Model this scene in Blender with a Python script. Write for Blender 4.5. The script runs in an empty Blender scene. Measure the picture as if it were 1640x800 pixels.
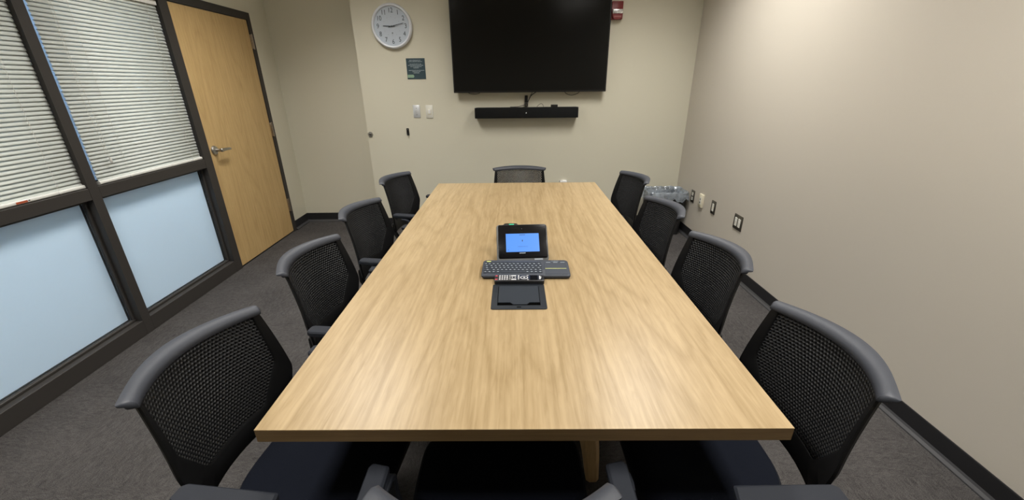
import bpy, bmesh, math, random
from mathutils import Vector, Matrix
random.seed(7)
PI = math.pi
R = math.radians
SC = bpy.context.scene
COL = SC.collection

# ------------------------------------------------------------------ materials
def mat(name, col=(.5, .5, .5), rough=.5, metal=0., spec=.5, noise=None, bump=None, emit=None, estr=0., sheen=0.):
    m = bpy.data.materials.new(name); m.use_nodes = True
    nt = m.node_tree; b = nt.nodes['Principled BSDF']
    b.inputs['Base Color'].default_value = (*col, 1)
    b.inputs['Roughness'].default_value = rough
    b.inputs['Metallic'].default_value = metal
    b.inputs['Specular IOR Level'].default_value = spec
    if sheen: b.inputs['Sheen Weight'].default_value = sheen
    if emit:
        b.inputs['Emission Color'].default_value = (*emit, 1); b.inputs['Emission Strength'].default_value = estr
    if noise or bump:
        tc = nt.nodes.new('ShaderNodeTexCoord')
    if noise:                                  # noise = (scale, amount)
        n = nt.nodes.new('ShaderNodeTexNoise'); n.inputs['Scale'].default_value = noise[0]; n.inputs['Detail'].default_value = 4
        nt.links.new(tc.outputs['Object'], n.inputs['Vector'])
        r = nt.nodes.new('ShaderNodeValToRGB')
        a = noise[1]
        r.color_ramp.elements[0].position = .3; r.color_ramp.elements[1].position = .7
        r.color_ramp.elements[0].color = (*[c*(1-a) for c in col], 1)
        r.color_ramp.elements[1].color = (*[min(1, c*(1+a)) for c in col], 1)
        nt.links.new(n.outputs['Fac'], r.inputs['Fac']); nt.links.new(r.outputs['Color'], b.inputs['Base Color'])
    if bump:                                   # bump = (scale, strength)
        n = nt.nodes.new('ShaderNodeTexNoise'); n.inputs['Scale'].default_value = bump[0]; n.inputs['Detail'].default_value = 3
        nt.links.new(tc.outputs['Object'], n.inputs['Vector'])
        bp = nt.nodes.new('ShaderNodeBump'); bp.inputs['Strength'].default_value = bump[1]; bp.inputs['Distance'].default_value = .002
        nt.links.new(n.outputs['Fac'], bp.inputs['Height']); nt.links.new(bp.outputs['Normal'], b.inputs['Normal'])
    return m

def wood(name, light, dark, rough, axis, scale=1., contrast=1., spec=.5):
    """procedural veneer, grain along `axis` (0,1,2) of object space"""
    m = bpy.data.materials.new(name); m.use_nodes = True
    nt = m.node_tree; N = nt.nodes; L = nt.links; b = N['Principled BSDF']
    b.inputs['Roughness'].default_value = rough; b.inputs['Specular IOR Level'].default_value = spec
    tc = N.new('ShaderNodeTexCoord')
    def stretched(across, along):
        mp = N.new('ShaderNodeMapping'); s = [across*scale]*3; s[axis] = along*scale
        mp.inputs['Scale'].default_value = s; L.new(tc.outputs['Object'], mp.inputs['Vector']); return mp
    # broad flitches, medium grain, fine pores, and slow contour lines like flat-sawn figure
    def nz(vec, detail, dist=0., rough=.5):
        n = N.new('ShaderNodeTexNoise'); n.inputs['Scale'].default_value = 1; n.inputs['Detail'].default_value = detail
        n.inputs['Distortion'].default_value = dist; n.inputs['Roughness'].default_value = rough; L.new(vec.outputs[0], n.inputs['Vector']); return n
    n1 = nz(stretched(5.2, .22), 2)
    n2 = nz(stretched(38, 1.0), 4, .35, .6)
    n3 = nz(stretched(105, 1.7), 4, 0, .65)
    n4 = nz(stretched(3.2, .42), 1.5, .25)
    fm = N.new('ShaderNodeMath'); fm.operation = 'MULTIPLY'; fm.inputs[1].default_value = 30; L.new(n4.outputs['Fac'], fm.inputs[0])
    w = N.new('ShaderNodeMath'); w.operation = 'PINGPONG'; w.inputs[1].default_value = 1; L.new(fm.outputs[0], w.inputs[0])
    pw = N.new('ShaderNodeMath'); pw.operation = 'POWER'; pw.inputs[1].default_value = 3; L.new(w.outputs[0], pw.inputs[0])
    n5 = nz(stretched(90, 10), 3, .8)          # short flecks
    def mul(a, k, bb=None):
        q = N.new('ShaderNodeMath'); q.operation = 'MULTIPLY_ADD'; q.inputs[1].default_value = k
        L.new(a, q.inputs[0])
        if bb is None: q.inputs[2].default_value = 0
        else: L.new(bb, q.inputs[2])
        return q.outputs[0]
    s = mul(n1.outputs['Fac'], .13); s = mul(n2.outputs['Fac'], .16, s); s = mul(n3.outputs['Fac'], .42, s); s = mul(n5.outputs['Fac'], .33, s); s = mul(pw.outputs[0], -.10, s)
    r = N.new('ShaderNodeValToRGB'); r.color_ramp.elements[0].position = .5-.15/contrast; r.color_ramp.elements[1].position = .5+.12/contrast
    r.color_ramp.elements[0].color = (*dark, 1); r.color_ramp.elements[1].color = (*light, 1)
    L.new(s, r.inputs['Fac']); L.new(r.outputs['Color'], b.inputs['Base Color'])
    bp = N.new('ShaderNodeBump'); bp.inputs['Strength'].default_value = .12; bp.inputs['Distance'].default_value = .001
    L.new(n3.outputs['Fac'], bp.inputs['Height']); L.new(bp.outputs['Normal'], b.inputs['Normal'])
    return m

def carpet_mat():
    m = bpy.data.materials.new('carpet'); m.use_nodes = True
    nt = m.node_tree; N = nt.nodes; L = nt.links; b = N['Principled BSDF']
    b.inputs['Roughness'].default_value = 1; b.inputs['Specular IOR Level'].default_value = .05
    tc = N.new('ShaderNodeTexCoord')
    mp = N.new('ShaderNodeMapping'); mp.inputs['Scale'].default_value = (1/.61, 1/.61, 1); mp.inputs['Location'].default_value = (.21, .13, 0.01)
    L.new(tc.outputs['Object'], mp.inputs['Vector'])
    ck = N.new('ShaderNodeTexChecker'); ck.inputs['Scale'].default_value = 1; L.new(mp.outputs[0], ck.inputs['Vector'])
    def streak(sx, sy, dist):
        k = N.new('ShaderNodeMapping'); k.inputs['Scale'].default_value = (sx, sy, 1); L.new(tc.outputs['Object'], k.inputs['Vector'])
        n = N.new('ShaderNodeTexNoise'); n.inputs['Scale'].default_value = 1; n.inputs['Detail'].default_value = 4; n.inputs['Distortion'].default_value = dist
        L.new(k.outputs[0], n.inputs['Vector']); return n
    a = streak(34, 95, 1.2); c = streak(95, 34, 1.2)
    mx = N.new('ShaderNodeMix'); mx.data_type = 'FLOAT'
    L.new(ck.outputs['Fac'], mx.inputs[0]); L.new(a.outputs['Fac'], mx.inputs[2]); L.new(c.outputs['Fac'], mx.inputs[3])
    fn = N.new('ShaderNodeTexNoise'); fn.inputs['Scale'].default_value = 420; fn.inputs['Detail'].default_value = 2; L.new(tc.outputs['Object'], fn.inputs['Vector'])
    ln = N.new('ShaderNodeTexNoise'); ln.inputs['Scale'].default_value = 3.2; ln.inputs['Detail'].default_value = 3; L.new(tc.outputs['Object'], ln.inputs['Vector'])
    s = N.new('ShaderNodeMath'); s.operation = 'MULTIPLY_ADD'; s.inputs[1].default_value = .62; L.new(fn.outputs['Fac'], s.inputs[0])
    h = N.new('ShaderNodeMath'); h.operation = 'MULTIPLY'; h.inputs[1].default_value = .28; L.new(mx.outputs[0], h.inputs[0]); L.new(h.outputs[0], s.inputs[2])
    s2 = N.new('ShaderNodeMath'); s2.operation = 'MULTIPLY_ADD'; s2.inputs[1].default_value = .14; L.new(ln.outputs['Fac'], s2.inputs[0]); L.new(s.outputs[0], s2.inputs[2])
    r = N.new('ShaderNodeValToRGB'); r.color_ramp.elements[0].position = .38; r.color_ramp.elements[1].position = .66
    r.color_ramp.elements[0].color = (.022, .021, .021, 1); r.color_ramp.elements[1].color = (.108, .101, .098, 1)
    L.new(s2.outputs[0], r.inputs['Fac']); L.new(r.outputs['Color'], b.inputs['Base Color'])
    bp = N.new('ShaderNodeBump'); bp.inputs['Strength'].default_value = .7; bp.inputs['Distance'].default_value = .004
    L.new(s2.outputs[0], bp.inputs['Height']); L.new(bp.outputs['Normal'], b.inputs['Normal'])
    return m

def frosted_mat(name, col, spec_mix=.06):
    m = bpy.data.materials.new(name); m.use_nodes = True
    nt = m.node_tree; N = nt.nodes; L = nt.links; N.remove(N['Principled BSDF'])
    out = N['Material Output']
    t = N.new('ShaderNodeBsdfTranslucent'); d = N.new('ShaderNodeBsdfDiffuse'); g = N.new('ShaderNodeBsdfGlossy')
    tc = N.new('ShaderNodeTexCoord'); n = N.new('ShaderNodeTexNoise'); n.inputs['Scale'].default_value = 900; n.inputs['Detail'].default_value = 1
    L.new(tc.outputs['Object'], n.inputs['Vector'])
    r = N.new('ShaderNodeValToRGB'); r.color_ramp.elements[0].color = (*[c*.94 for c in col], 1); r.color_ramp.elements[1].color = (*col, 1)
    L.new(n.outputs['Fac'], r.inputs['Fac'])
    for q in (t, d): L.new(r.outputs['Color'], q.inputs['Color'])
    g.inputs['Roughness'].default_value = .35
    a = N.new('ShaderNodeMixShader'); a.inputs[0].default_value = .45; L.new(t.outputs[0], a.inputs[1]); L.new(d.outputs[0], a.inputs[2])
    c = N.new('ShaderNodeMixShader'); c.inputs[0].default_value = spec_mix; L.new(a.outputs[0], c.inputs[1]); L.new(g.outputs[0], c.inputs[2])
    L.new(c.outputs[0], out.inputs['Surface'])
    return m

def liner_mat():
    m = bpy.data.materials.new('clear_liner'); m.use_nodes = True
    nt = m.node_tree; N = nt.nodes; L = nt.links; N.remove(N['Principled BSDF'])
    out = N['Material Output']
    t = N.new('ShaderNodeBsdfTransparent'); t.inputs['Color'].default_value = (.86, .88, .90, 1)
    d = N.new('ShaderNodeBsdfDiffuse'); d.inputs['Color'].default_value = (.30, .345, .40, 1)
    g = N.new('ShaderNodeBsdfGlossy'); g.inputs['Roughness'].default_value = .22; g.inputs['Color'].default_value = (.8, .85, .9, 1)
    tc = N.new('ShaderNodeTexCoord'); n = N.new('ShaderNodeTexNoise'); n.inputs['Scale'].default_value = 13; n.inputs['Detail'].default_value = 3
    L.new(tc.outputs['Object'], n.inputs['Vector'])
    bp = N.new('ShaderNodeBump'); bp.inputs['Strength'].default_value = .8; bp.inputs['Distance'].default_value = .012; L.new(n.outputs['Fac'], bp.inputs['Height'])
    for q in (d, g): L.new(bp.outputs['Normal'], q.inputs['Normal'])
    r = N.new('ShaderNodeValToRGB'); r.color_ramp.elements[0].position = .35; r.color_ramp.elements[1].position = .65
    r.color_ramp.elements[0].color = (.35, .35, .35, 1); r.color_ramp.elements[1].color = (.85, .85, .85, 1); L.new(n.outputs['Fac'], r.inputs['Fac'])
    a = N.new('ShaderNodeMixShader'); L.new(r.outputs['Color'], a.inputs[0]); L.new(t.outputs[0], a.inputs[1]); L.new(d.outputs[0], a.inputs[2])
    c = N.new('ShaderNodeMixShader'); c.inputs[0].default_value = .16; L.new(a.outputs[0], c.inputs[1]); L.new(g.outputs[0], c.inputs[2])
    L.new(c.outputs[0], out.inputs['Surface'])
    return m

M = dict(
    wall=mat('wall_paint', (.64, .613, .50), .62, spec=.3, bump=(260, .10)),
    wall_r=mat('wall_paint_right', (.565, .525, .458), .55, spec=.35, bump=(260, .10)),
    ceiling=mat('ceiling_tile', (.72, .71, .67), .9, spec=.1, noise=(160, .06)),
    carpet=carpet_mat(),
    base=mat('rubber_base', (.016, .016, .018), .5, spec=.4),
    basetoe=mat('rubber_toe', (.05, .05, .054), .38, spec=.5),
    frame=mat('dark_frame_paint', (.040, .036, .033), .55, spec=.35, bump=(500, .05)),
    gasket=mat('gasket', (.012, .012, .012), .6),
    door=wood('door_veneer', (.60, .42, .195), (.46, .305, .130), .42, 2, 1.0, .9, spec=.35),
    doordge=mat('door_edge', (.30, .19, .09), .5),
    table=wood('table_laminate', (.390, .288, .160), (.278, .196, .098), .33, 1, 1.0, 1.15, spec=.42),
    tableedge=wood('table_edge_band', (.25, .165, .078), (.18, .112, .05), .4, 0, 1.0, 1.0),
    tleg=wood('table_leg_wood', (.56, .39, .21), (.42, .28, .14), .45, 2, 1.0, 1.0),
    steel=mat('brushed_steel', (.48, .47, .45), .32, 1., noise=(120, .08)),
    psteel=mat('pale_steel_plate', (.66, .68, .70), .45, .35),
    dsteel=mat('dark_steel_plate', (.16, .15, .13), .38, .9),
    hingem=mat('hinge_steel', (.42, .36, .30), .34, 1., noise=(90, .1)),
    plastic=mat('charcoal_plastic', (.027, .031, .042), .56, spec=.55, bump=(700, .15)),
    padm=mat('arm_pad_plastic', (.015, .0175, .024), .62, spec=.22, bump=(700, .15)),
    plastic_d=mat('black_plastic', (.0055, .0056, .0062), .5, spec=.28),
    lattice=mat('lattice_plastic', (.0085, .009, .0105), .48, spec=.4),
    fabric=mat('seat_fabric', (.0045, .006, .011), .95, spec=.1, bump=(900, .5), sheen=.03),
    chrome=mat('satin_chrome', (.62, .62, .63), .25, 1.),
    rubber=mat('caster_rubber', (.012, .012, .012), .6),
    slat=mat('blind_slat', (.70, .745, .705), .45, spec=.4),
    rail=mat('blind_rail', (.74, .74, .70), .35, spec=.5),
    cordm=mat('blind_cord', (.78, .78, .72), .7),
    orange=mat('orange_sticker', (.42, .085, .03), .6),
    inkdark=mat('dark_ink', (.02, .02, .025), .6),
    tvbody=mat('tv_body', (.008, .008, .008), .38, spec=.4),
    tvside=mat('tv_side', (.05, .055, .055), .35, spec=.5),
    tvscreen=mat('tv_screen', (.0095, .0095, .0090), .16, spec=.16),
    speaker=mat('speaker_cloth', (.009, .0095, .010), .85, spec=.2, bump=(900, .5)),
    white=mat('white_plastic', (.80, .80, .79), .4),
    ivory=mat('ivory_plastic', (.72, .67, .52), .42),
    offwhite=mat('offwhite_plastic', (.72, .71, .64), .4),
    clockrim=mat('clock_rim', (.74, .77, .83), .35),
    clockface=mat('clock_face', (.50, .56, .64), .55, noise=(60, .01)),
    ink=mat('clock_ink', (.035, .045, .06), .6),
    signm=mat('sign_teal', (.030, .060, .075), .45),
    signtext=mat('sign_text', (.66, .76, .80), .5),
    signgreen=mat('sign_green', (.25, .38, .27), .5),
    red=mat('strobe_red', (.19, .022, .024), .38),
    lens=mat('strobe_lens', (.75, .75, .74), .12, .4, noise=(90, .6)),
    pinkp=mat('strobe_pink', (.34, .13, .12), .4),
    kbody=mat('keyboard_body', (.027, .034, .049), .6),
    key=mat('key_cap', (.018, .024, .036), .65),
    keymark=mat('key_legend', (.30, .34, .38), .6),
    yellow=mat('yellow_green', (.62, .66, .20), .5),
    remote=mat('remote_body', (.010, .010, .012), .4),
    rbtn=mat('remote_button', (.60, .60, .62), .5),
    rred=mat('remote_button_red', (.50, .05, .08), .5),
    tabbody=mat('device_grey', (.10, .105, .105), .42),
    tabglass=mat('device_glass', (.004, .004, .005), .18, spec=.4),
    screen=mat('lit_screen', (.02, .04, .08), .3, emit=(.085, .30, .93), estr=1.0),
    led=mat('green_led', (.0, .2, .1), .4, emit=(.05, .75, .40), estr=1.0),
    hatch=mat('hatch_plastic', (.013, .0165, .022), .6, spec=.25),
    hatchlid=mat('hatch_lid', (.020, .025, .033), .7, spec=.2),
    black=mat('void_black', (.002, .002, .002), .9, spec=0.),
    bin=mat('bin_plastic', (.012, .012, .013), .55),
    liner=liner_mat(),
    frost=frosted_mat('frosted_film', (.74, .83, .90)),
    bluefilm=frosted_mat('upper_pane', (.60, .70, .82)),
    corr=mat('corridor_paint', (.66, .68, .70), .7),
    troffer=mat('troffer_white', (.85, .85, .85), .5),
    lamp=mat('lamp_diffuser', (.9, .9, .9), .5, emit=(1.0, .965, .90), estr=2.5),
    lampc=mat('corridor_diffuser', (.9, .9, .9), .5, emit=(.82, .93, 1.0), estr=27.),
)

# ------------------------------------------------------------------ mesh helpers
class MB:
    def __init__(s): s.bm = bmesh.new()
    def box(s, x0, x1, y0, y1, z0, z1, bev=0., seg=2, mtx=None):
        r = bmesh.ops.create_cube(s.bm, size=1)
        vs = r['verts']
        for v in vs:
            v.co = Vector(((x0+x1)/2+v.co.x*(x1-x0), (y0+y1)/2+v.co.y*(y1-y0), (z0+z1)/2+v.co.z*(z1-z0)))
        if bev > 0:
            es = list({e for v in vs for e in v.link_edges})
            q = bmesh.ops.bevel(s.bm, geom=es, offset=bev, segments=seg, profile=.5, affect='EDGES')
            vs = list({v for f in q['faces'] for v in f.verts} | {v for v in vs if v.is_valid})
        if mtx is not None:
            for v in vs: v.co = mtx @ v.co
        return s
    def rbox(s, x0, x1, y0, y1, z0, z1, rad, seg=6, axis='z', bev=0., mtx=None):
        """box with corners rounded about one axis"""
        if axis == 'z': a0, a1, b0, b1, c0, c1 = x0, x1, y0, y1, z0, z1
        elif axis == 'y': a0, a1, b0, b1, c0, c1 = x0, x1, z0, z1, y0, y1
        else: a0, a1, b0, b1, c0, c1 = y0, y1, z0, z1, x0, x1
        pts = []
        for cx, cy, st in ((a1-rad, b1-rad, 0), (a0+rad, b1-rad, 90), (a0+rad, b0+rad, 180), (a1-rad, b0+rad, 270)):
            for k in range(seg+1):
                t = R(st+90*k/seg); pts.append((cx+rad*math.cos(t), cy+rad*math.sin(t)))
        return s.prism(pts, c0, c1, axis, bev, mtx)
    def prism(s, pts, c0, c1, axis='z', bev=0., mtx=None):
        def P(a, b, c):
            v = Vector((a, b, c)) if axis == 'z' else Vector((a, c, b)) if axis == 'y' else Vector((c, a, b))
            return mtx @ v if mtx is not None else v
        n = len(pts)
        if bev > 0:
            cx = sum(p[0] for p in pts)/n; cy = sum(p[1] for p in pts)/n
            ex = max(abs(p[0]-cx) for p in pts); ey = max(abs(p[1]-cy) for p in pts)
            ins = [(cx+(p[0]-cx)*(1-bev/ex), cy+(p[1]-cy)*(1-bev/ey)) for p in pts]
            rings = [(ins, c0), (pts, c0+bev), (pts, c1-bev), (ins, c1)]
        else: rings = [(pts, c0), (pts, c1)]
        V = [[s.bm.verts.new(P(p[0], p[1], c)) for p in ps] for ps, c in rings]
        for i in range(len(V)-1):
            for k in range(n):
                s.bm.faces.new((V[i][k], V[i][(k+1) % n], V[i+1][(k+1) % n], V[i+1][k]))
        s.bm.faces.new(list(reversed(V[0]))); s.bm.faces.new(V[-1])
        return s
    def lathe(s, prof, seg=32, mtx=None, cap=True):
        """prof: list of (r, z)"""
        V = []
        for r, z in prof:
            ring = []
            for k in range(seg):
                t = 2*PI*k/seg; v = Vector((r*math.cos(t), r*math.sin(t), z))
                ring.append(s.bm.verts.new(mtx @ v if mtx is not None else v))
            V.append(ring)
        for i in range(len(V)-1):
            for k in range(seg):
                s.bm.faces.new((V[i][k], V[i][(k+1) % seg], V[i+1][(k+1) % seg], V[i+1][k]))
        if cap:
            s.bm.faces.new(list(reversed(V[0]))); s.bm.faces.new(V[-1])
        return s
    def tube(s, pts, rad, seg=8, sx=1., up=None):
        """sweep a circle (ellipse sx) along pts; rad may be a list"""
        P = [Vector(p) for p in pts]; n = len(P); rings = []
        prevu = None
        for i in range(n):
            t = (P[min(i+1, n-1)]-P[max(i-1, 0)]).normalized()
            if prevu is None:
                u = Vector(up) if up else (Vector((0, 0, 1)) if abs(t.z) < .9 else Vector((1, 0, 0)))
            else: u = prevu
            u = (u-t*u.dot(t)).normalized(); prevu = u; w = t.cross(u)
            r = rad[i] if isinstance(rad, (list, tuple)) else rad
            rings.append([s.bm.verts.new(P[i]+u*(r*math.cos(2*PI*k/seg))+w*(r*sx*math.sin(2*PI*k/seg))) for k in range(seg)])
        for i in range(n-1):
            for k in range(seg):
                s.bm.faces.new((rings[i][k], rings[i][(k+1) % seg], rings[i+1][(k+1) % seg], rings[i+1][k]))
        s.bm.faces.new(list(reversed(rings[0]))); s.bm.faces.new(rings[-1])
        return s
    def barsweep(s, pts, w, t, side):
        """rectangular bar swept along pts, width w along `side` vector, thickness t"""
        P = [Vector(p) for p in pts]; n = len(P); sd = Vector(side).normalized(); rings = []
        for i in range(n):
            d = (P[min(i+1, n-1)]-P[max(i-1, 0)]).normalized(); nn = d.cross(sd).normalized()
            ww = w[i] if isinstance(w, (list, tuple)) else w; tt = t[i] if isinstance(t, (list, tuple)) else t
            b = min(ww, tt)*.22
            off = [(-ww/2, -tt/2+b), (-ww/2+b, -tt/2), (ww/2-b, -tt/2), (ww/2, -tt/2+b), (ww/2, tt/2-b), (ww/2-b, tt/2), (-ww/2+b, tt/2), (-ww/2, tt/2-b)]
            rings.append([s.bm.verts.new(P[i]+sd*a+nn*c) for a, c in off])
        for i in range(n-1):
            for k in range(8): s.bm.faces.new((rings[i][k], rings[i][(k+1) % 8], rings[i+1][(k+1) % 8], rings[i+1][k]))
        s.bm.faces.new(list(reversed(rings[0]))); s.bm.faces.new(rings[-1])
        return s
    def mesh(s, name, m, smooth=False, norm=True):
        if norm: bmesh.ops.recalc_face_normals(s.bm, faces=s.bm.faces)
        me = bpy.data.meshes.new(name); s.bm.to_mesh(me); s.bm.free()
        me.materials.append(m)
        if smooth:
            for p in me.polygons: p.use_smooth = True
            try: me.set_sharp_from_angle(angle=R(38))
            except Exception: pass
        return me
    def build(s, name, m, parent=None, smooth=False, norm=True):
        return link(name, s.mesh(name, m, smooth, norm), parent)

def link(name, me, parent=None):
    o = bpy.data.objects.new(name, me); COL.objects.link(o)
    if parent is not None: o.parent = parent
    return o
def thing(name, label, cat, loc=(0, 0, 0), rz=0., group=None):
    o = bpy.data.objects.new(name, None); COL.objects.link(o); o.empty_display_size = .1
    o.location = loc; o.rotation_euler = (0, 0, rz); tag(o, label, cat, group); return o
def tag(o, label, cat, group=None, kind=None):
    o['label'] = label; o['category'] = cat
    if group: o['group'] = group
    if kind: o['kind'] = kind
    return o
def struct(o, label=None):
    o['kind'] = 'structure'
    if label: o['label'] = label; o['category'] = label_cat(o.name)
    return o
def label_cat(n): return n.split('_')[0]
def place(o, loc, rz=0.): o.location = loc; o.rotation_euler = (0, 0, rz); return o
def text_mesh(txt, size, m, name, extrude=.0004, align='CENTER'):
    cu = bpy.data.curves.new(name, 'FONT'); cu.body = txt; cu.size = size; cu.align_x = align; cu.align_y = 'CENTER'; cu.extrude = extrude; cu.resolution_u = 3
    t = bpy.data.objects.new(name, cu); COL.objects.link(t)
    dg = bpy.context.evaluated_depsgraph_get()
    me = bpy.data.meshes.new_from_object(t.evaluated_get(dg))
    bpy.data.objects.remove(t); bpy.data.curves.remove(cu)
    me.materials.clear(); me.materials.append(m)
    return me

# ------------------------------------------------------------------ constants (metres)
XR, YB, YB2, XE = 1.7767, 4.2779, 4.4966, -1.4531
LX, LR = -2.3253, .00593            # left wall: origin and rotation; local x = into the room, y = along the wall
CH = 2.70                           # ceiling height
YN = -1.7                           # wall behind the camera
HB = .1026

# ------------------------------------------------------------------ the room
struct(MB().box(-5.0, XR+.12, YN-.12, YB2+.12, -.08, 0).build('floor', M['carpet']), 'charcoal patterned carpet tile floor under the table')
# ceiling with openings for the recessed lights
LIGHTS = [(-1.25, 2.86), (1.10, 2.86), (-1.25, .72), (1.10, .72)]
LW, LL, LD = .56, 1.16, .11
xs = sorted({-2.6, XR+.12} | {c for x, y in LIGHTS for c in (x-LW/2, x+LW/2)})
ys = sorted({YN-.12, YB2+.12} | {c for x, y in LIGHTS for c in (y-LL/2, y+LL/2)})
b = MB()
for i in range(len(xs)-1):
    for j in range(len(ys)-1):
        cx, cy = (xs[i]+xs[i+1])/2, (ys[j]+ys[j+1])/2
        if any(abs(cx-x) < LW/2 and abs(cy-y) < LL/2 for x, y in LIGHTS): continue
        b.box(xs[i], xs[i+1], ys[j], ys[j+1], CH, CH+.03)
struct(b.build('ceiling', M['ceiling']), 'pale tiled ceiling above the room')
struct(MB().box(XE, XR+.12, YB, YB+.12, 0, CH).build('wall_back', M['wall']), 'beige wall carrying the television and the clock')
b = MB(); b.box(LX-.15, XE+.1, YB2, YB2+.12, 0, CH).box(XE, XE+.1, YB+.12, YB2, 0, CH)
struct(b.build('wall_recess', M['wall']), 'shaded beige wall set back between the door and the clock wall')
struct(MB().box(XR, XR+.12, YN-.12, YB, 0, CH).build('wall_right', M['wall_r']), 'long plain taupe wall on the right')
struct(MB().box(LX-.12, XR+.12, YN-.12, YN, 0, CH).build('wall_near', M['wall']), 'beige wall behind the near end of the room')

def left(o): o.location = (LX, 0, 0); o.rotation_euler = (0, 0, LR); return o
S_D0, S_D1, H_D = 3.2235, 4.1475, 2.003      # door opening
S_END = 4.200
WT = .12
b = MB(); b.box(-WT, 0, S_END, YB2+.05, 0, CH); b.box(-WT, 0, YN, S_END, 2.065, CH); b.box(-WT, 0, YN, 1.215, 0, 2.065)
struct(left(b.build('wall_left', M['wall'])), 'beige wall around the door and glazed partition')

# window partition --------------------------------------------------------
MU0, MU1 = 2.211, 2.267                       # mullion between the two windows
PO0 = 3.139                                   # post beside the door
OUT = .008                                    # frame stands slightly proud of the wall
ZR, ZM0, ZM1 = .098, .880, .945               # bottom rail top, mid rail
def window(n, s0, s1, f0, f1, label):
    """opening s0..s1; frame members f0..s0 and s1..f1"""
    root = thing('window_%d' % n, label, 'window'); root['kind'] = 'structure'; left(root)
    fr = MB()
    fr.box(-WT, OUT, f0, s0, 0, 2.065)
    if f1 > s1: fr.box(-WT, OUT, s1, f1, 0, 2.065)
    fr.box(-WT, OUT, s0, s1, 0, ZR, .002, 1)
    fr.box(-WT, OUT, s0, s1, ZM0, ZM1, .002, 1)
    fr.box(-WT, OUT, s0, s1, 1.99, 2.065, .002, 1)
    fr.build('window_frame', M['frame'], root)
    for z0, z1, nm, mm in ((ZR, ZM0, 'frosted_pane', 'frost'), (ZM1, 1.99, 'upper_pane', 'bluefilm')):
        st = MB(); w = .016
        for a, bb, c, d in ((s0, s1, z0, z0+w), (s0, s1, z1-w, z1), (s0, s0+w, z0+w, z1-w), (s1-w, s1, z0+w, z1-w)):
            st.box(-.052, -.030, a, bb, c, d, .003, 1)
        st.build('glazing_bead', M['frame'], root)
        gk = MB(); g = .004
        for a, bb, c, d in ((s0+w, s1-w, z0+w, z0+w+g), (s0+w, s1-w, z1-w-g, z1-w), (s0+w, s0+w+g, z0+w+g, z1-w-g), (s1-w-g, s1-w, z0+w+g, z1-w-g)):
            gk.box(-.060, -.050, a, bb, c, d)
        gk.build('gasket', M['gasket'], root)
        MB().box(-.066, -.060, s0, s1, z0, z1).build(nm, M[mm], root)
    return root
window(1, 1.271, MU0, 1.215, MU1, 'dark framed window nearer the camera with frosted lower pane')
window(2, MU1, PO0, MU1, S_D0-.014, 'dark framed window beside the door with frosted lower pane')

# door ---------------------------------------------------------------------
dr = thing('door_1', 'light maple door with lever handle in a dark metal frame', 'door'); dr['kind'] = 'structure'; left(dr)
b = MB(); b.box(-WT, OUT, S_D0-.014, S_D0-.003, 0, 2.065).box(-WT, OUT, S_D1+.003, S_END, 0, 2.065, .002, 1).box(-WT, OUT, S_D0-.003, S_D1+.003, H_D+.004, 2.065, .002, 1)
b.box(-.075, -.05, S_D0-.003, S_D0+.012, 0, H_D).box(-.075, -.05, S_D1-.012, S_D1+.003, 0, H_D)
b.build('door_frame', M['frame'], dr)
MB().box(-.045, -.002, S_D0, S_D1, .012, H_D, .0015, 1).build('door_leaf', M['door'], dr)
b = MB(); b.box(-WT, -.004, S_D0, S_D1, .0, .005).build('threshold', M['gasket'], dr)
for z0, z1 in ((1.772, 1.888), (1.00, 1.125), (.232, .362)):
    h = MB(); h.box(-.004, .0105, S_D1-.006, S_D1+.022, z0, z1, .001, 1)
    h.lathe([(.0065, z0-.004), (.0065, z1+.004)], 12, Matrix.Translation((.012, S_D1+.010, 0)))
    h.build('hinge', M['hingem'], dr, True)
# lever handle: rose, neck, lever
hz, hs = .992, S_D0+.062
h = MB()
TX = Matrix.Translation((-.002, hs, hz)) @ Matrix.Rotation(R(90), 4, 'Y')
h.lathe([(.036, 0), (.036, .004), (.031, .012), (.018, .015), (.0115, .017), (.0115, .05), (.014, .056), (.014, .066), (.010, .070)], 28, TX)
h.barsweep([(.058, hs-.012, hz), (.059, hs+.02, hz+.001), (.060, hs+.06, hz+.001), (.059, hs+.095, hz-.001), (.053, hs+.118, hz-.004)], [.022, .024, .021, .019, .016], [.014, .013, .012, .011, .010], (0, 0, 1))
h.build('door_handle', M['steel'], dr, True)
h = MB(); h.box(-.003, .0, S_D0-.0135, S_D0-.0035, .965, 1.03).build('strike_plate', M['hingem'], dr)

# baseboards ------------------------------------------------------------------
def baseboard(name, along, mtx_fn, label):
    o = MB(); a0, a1 = along
    prof = [(0, 0), (.021, 0), (.020, .006), (.010, .016), (.0055, .026), (.0045, HB-.004), (.003, HB), (0, HB)]
    V = [[o.bm.verts.new(mtx_fn(a, p[0], p[1])) for p in prof] for a in (a0, a1)]
    n = len(prof)
    for k in range(n): o.bm.faces.new((V[0][k], V[0][(k+1) % n], V[1][(k+1) % n], V[1][k]))
    o.bm.faces.new(V[0]); o.bm.faces.new(V[1])
    ob = struct(o.build(name, M['base']), label)
    ob.data.materials.append(M['basetoe'])
    for p in ob.data.polygons:
        zc = p.center.z
        if zc < .022 and p.area > .003 and len(p.vertices) == 4: p.material_index = 1
    return ob
baseboard('baseboard_back', (XE, XR-.0), lambda a, d, z: Vector((a, YB-d, z)), 'black rubber baseboard along the television wall')
baseboard('baseboard_recess', (LX-.04, XE), lambda a, d, z: Vector((a, YB2-d, z)), 'black rubber baseboard in the recess beyond the door')
baseboard('baseboard_right', (YN, YB-.0), lambda a, d, z: Vector((XR-d, a, z)), 'black rubber baseboard along the right wall')
left(baseboard('baseboard_left', (S_END, YB2+.0), lambda a, d, z: Vector((d, a, z)), 'short black baseboard between door frame and corner'))

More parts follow.
